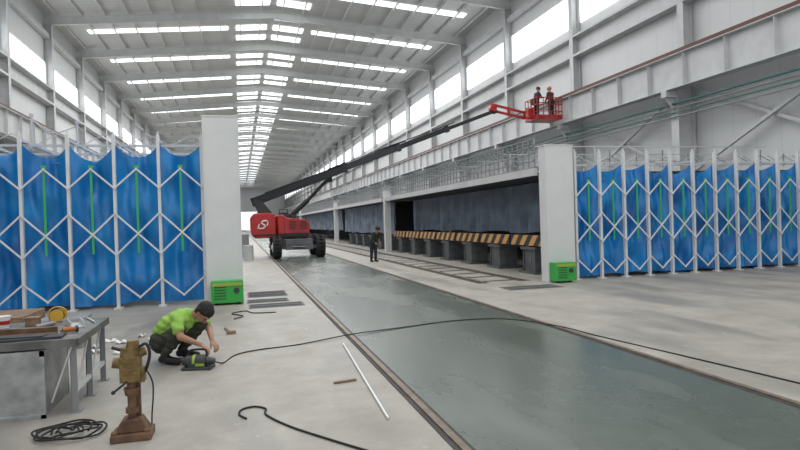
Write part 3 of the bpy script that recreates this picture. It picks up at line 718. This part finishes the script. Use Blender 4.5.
b=MB(); c=V((-1.66,6.34,B0)); b.cyl(c+V((0,0,.03)),c+V((.11,.05,.03)),.024,mi=0); b.cyl(c+V((.10,.045,.03)),c+V((.12,.055,.03)),.03,n=16,mi=1); b.tube([c+V((.0,0,.03)),c+V((-.03,.05,.012)),c+V((-.0,.1,.012)),c+V((.08,.12,.012))],.005,mi=1); item(b,'angle_grinder',['orange','dark'],'small angle grinder on the bench','grinder')
b=MB(); c=V((-2.12,7.05,B0)); b.bx(c.x-.06,c.x+.06,c.y-.06,c.y+.06,B0,B0+.07); b.bx(c.x-.065,c.x+.065,c.y-.065,c.y+.065,B0+.07,B0+.085); item(b,'small_box','wood','small brown box on the bench','box',bevel=.004)
b=MB(); pts=[]
for k in range(40):
    a=k*.6; r=.09+.02*math.sin(k*.5); pts.append((-2.65+r*1.2*math.cos(a),6.18+r*math.sin(a),B0+.01+.0015*k))
b.tube(pts,.007,6,sub=3); item(b,'cable_coil','rubber','black cable coil lying on the bench','cable')
b=MB(); b.cyl((-1.50,6.9,B0+.01),(-1.66,7.28,B0+.01),.010,n=8); item(b,'steel_rod','steelw','thin steel rod on the bench','rod')
b=MB(); b.cyl((-2.0,6.72,B0+.022),(-1.9,6.93,B0+.022),.022,n=12); b.cyl((-1.9,6.93,B0+.022),(-1.885,6.96,B0+.022),.011,n=8); item(b,'spray_can','steelg','small grey spray can lying on the bench','can')
b=MB(); b.cyl((-2.56,7.15,B0),(-2.56,7.15,B0+.16),.04,n=14); b.cyl((-2.56,7.15,B0+.16),(-2.56,7.15,B0+.2),.015,n=10); item(b,'bottle','whitep','small white plastic bottle on the bench','bottle')
b=MB(); b.bx(-4.6,-2.9,9.2,10.2,0,.5); 
for k in range(3): b.bx(-4.6,-2.9,9.15,9.2,.05+k*.16,.14+k*.16)
item(b,'pallet_crate','wood','low weathered wooden crate behind the bench','crate')
b=MB(); b.bx(-2.75,-2.2,9.3,9.8,.0,.38); b.bx(-2.78,-2.17,9.27,9.83,.38,.42); item(b,'tool_box','steelg','low grey tool box on the floor','box',bevel=.01)
rnd=random.Random(3)
for k,(x,y) in enumerate(((-2.0,9.2),(-1.72,9.45),(-1.45,9.15),(-1.95,8.85),(-1.6,8.7),(-1.3,9.5),(-1.5,9.85),(-1.9,9.65),(-1.2,8.95))):
    b=MB(); w=rnd.uniform(.05,.09)
    def fn(u,v,x=x,y=y,w=w,k=k): return (x+(u-.5)*w*2,y+(v-.5)*w*1.4,.006+.05*abs(math.sin(u*5+k))*abs(math.cos(v*4+k*2)))
    b.grid(fn,8,8); build(b,'plastic_scrap','whitep',label='crumpled white plastic scrap on the floor',cat='scrap',group='plastic scraps on floor',solid=.003)
# ------------------------------------------------------------------ upright machine in the foreground
e=thing('drill_stand',(-.87,5.15,0),'worn ochre magnetic drill standing on a rusty flared base','drill')
c=V((-.87,5.15,0)); 
b=MB(); b.box(c+V((0,0,.03)),(.30,.24,.06)); b.prism([(-.13,0),(.13,0),(.07,.10),(-.07,.10)],c+V((0,0,.06)),(1,0,0),(0,0,1),(0,1,0),.16); b.box(c+V((-.12,-.08,.07)),(.05,.05,.03)); b.box(c+V((.12,-.08,.07)),(.05,.05,.03))
build(b,'base','rust',parent=e,bevel=.01)
b=MB(); b.cyl(c+V((0,0,.15)),c+V((0,0,.46)),.032,.036,n=16); b.cyl(c+V((0,0,.20)),c+V((0,0,.24)),.05,n=16); b.cyl(c+V((0,0,.34)),c+V((0,0,.40)),.05,.06,n=16); b.box(c+V((.03,.04,.35)),(.06,.03,.4))
build(b,'spindle','rust',parent=e)
b=MB(); b.box(c+V((.0,0,.55)),(.15,.14,.20)); b.cyl(c+V((0,0,.64)),c+V((0,0,.72)),.08,.07,n=20); b.cyl(c+V((.02,0,.72)),c+V((.02,0,.77)),.055,.04,n=18)
b.cyl(c+V((-.07,-.02,.60)),c+V((-.13,-.03,.61)),.045,.04,n=16); b.box(c+V((.08,0,.50)),(.05,.10,.12)); b.cyl(c+V((.06,0,.66)),c+V((.11,0,.68)),.035,n=14)
for k in range(5): b.box(c+V((0,-.073,.49+k*.03)),(.11,.008,.012))
build(b,'motor_housing','ochre',parent=e,bevel=.012)
b=MB(); b.tube([c+V((.06,-.02,.71)),c+V((.12,-.03,.74)),c+V((.145,-.03,.66)),c+V((.12,-.02,.55)),c+V((.09,0,.5))],.012); b.cyl(c+V((-.06,.02,.69)),c+V((-.14,.02,.72)),.013); b.cyl(c+V((-.02,-.07,.46)),c+V((-.11,-.13,.40)),.009); b.sph(c+V((-.11,-.13,.40)),.016)
build(b,'handle','black',parent=e)
b=MB(); b.tube([c+V((.1,0,.55)),c+V((.15,.05,.4)),c+V((.13,.1,.15)),c+V((.10,.2,.012)),c+V((0,.3,.01)),c+V((-.12,.32,.01))],.006); build(b,'power_cord','rubber',parent=e)
b=MB(); pts=[]
for k in range(64):
    a=k*.55; r=.12+.08*math.sin(k*.37)+.002*k*.5; pts.append((-1.40+r*1.2*math.cos(a),5.42+r*math.sin(a),.012+.03*abs(math.sin(k*.9))))
b.tube(pts,.008,6,sub=3); item(b,'cable_coil','rubber','loose tangled black cable coil on the floor','cable')
def cable(pts,r,mt,lab):
    b=MB(); b.tube([(x,y,z+r) for x,y,z in [(p+(0,))[:3] if len(p)==2 else p for p in pts]],r,8,sub=8); item(b,'power_cable',mt,lab,'cable')
cable([(-.325,7.35,.06),(-.24,7.55),(-.1,7.95),(.2,8.15),(.74,8.28),(1.5,8.6,.02),(2.34,8.90,.006),(3.3,9.15,.006),(4.1,8.95,.006),(4.48,8.0,.02),(4.66,7.1),(4.9,5.5),(5.05,4.4),(5.2,3)],.008,'rubber','black power cable running across the painted lane')
cable([(.0,5.28),(-.06,5.42),(-.03,5.56),(.08,5.6),(.17,5.5),(.17,5.32),(.34,4.95),(.61,4.54),(.85,4.2),(1.2,3.7)],.009,'rubber','thick black hose with a curled end on the floor')
cable([(-.15,11.0),(.0,11.3),(-.2,11.7),(.05,11.95),(.2,11.6),(.6,11.5)],.010,'rubber','short black hose beside the floor slots')
b=MB(); b.cyl((1.30,8.04,.014),(1.14,4.85,.014),.012,n=10); item(b,'plastic_tube','whitep','long thin white tube lying on the floor','tube')
b=MB(); b.box((1.0,6.15,.012),(.24,.035,.015),0,RZ(.2)); item(b,'wood_strip','wood','short reddish wood strip on the floor','wood piece')
b=MB(); b.cyl((-.2,9.6,.02),(-.28,10.0,.02),.02,n=8); b.box((-.18,9.55,.025),(.14,.07,.05)); item(b,'hammer','wood','wooden handled hammer lying on the floor','hammer')
for (x,y,w,h,mt,lb) in((.35,30.0,.5,.7,'steelw','pale drum near the boom lift'),(.0,34,.9,1.2,'steelg','grey container near the boom lift')):
    b=MB(); 
    if w<.6: b.cyl((x,y,0),(x,y,h),w/2,n=20); b.torus((x,y,h*.33),(0,0,1),w/2,.02,20,6); b.torus((x,y,h*.66),(0,0,1),w/2,.02,20,6); item(b,'drum',mt,lb,'drum')
    else:
        b.bx(x-w/2,x+w/2,y-.4,y+.4,.1,h); b.bx(x-w/2,x+w/2,y-.4,y-.3,0,.1); b.bx(x-w/2,x+w/2,y+.3,y+.4,0,.1); item(b,'storage_container',mt,lb,'container',bevel=.02)
# ------------------------------------------------------------------ lights
w=bpy.data.worlds.new('world'); scene.world=w; w.use_nodes=True
w.node_tree.nodes['Background'].inputs[0].default_value=(.95,.97,1,1); w.node_tree.nodes['Background'].inputs[1].default_value=1.05
def area(loc,sx,sy,e,rot=(0,0,0)):
    l=bpy.data.lights.new('roof_fill','AREA'); l.shape='RECTANGLE'; l.size=sx; l.size_y=sy; l.energy=e; l.color=(.99,.99,1)
    o=bpy.data.objects.new('roof_fill',l); o.location=loc; o.rotation_euler=rot; COL.objects.link(o)
for y in(8,28,52,80,115,160): area((2.75,y,15.2),20,12 if y<50 else 24,1900 if y<50 else 3600)  # unseen fill lamps added under the roof to brighten the hall
# ------------------------------------------------------------------ camera
psi=math.atan(160/600); p=-math.radians(.38); th=.031
f=V((math.sin(psi)*math.cos(p),math.cos(psi)*math.cos(p),math.sin(p))); r=V((math.cos(psi),-math.sin(psi),0)); u=r.cross(f)
r2=r*math.cos(th)-u*math.sin(th); u2=u*math.cos(th)+r*math.sin(th)
cam=bpy.data.cameras.new('camera'); co=bpy.data.objects.new('camera',cam); COL.objects.link(co)
cam.lens=27; cam.sensor_width=36; cam.clip_end=500
m=Matrix((( r2.x,u2.x,-f.x,0),(r2.y,u2.y,-f.y,0),(r2.z,u2.z,-f.z,1.65),(0,0,0,1))); co.matrix_world=m
scene.camera=co
scene.view_settings.view_transform='Standard'
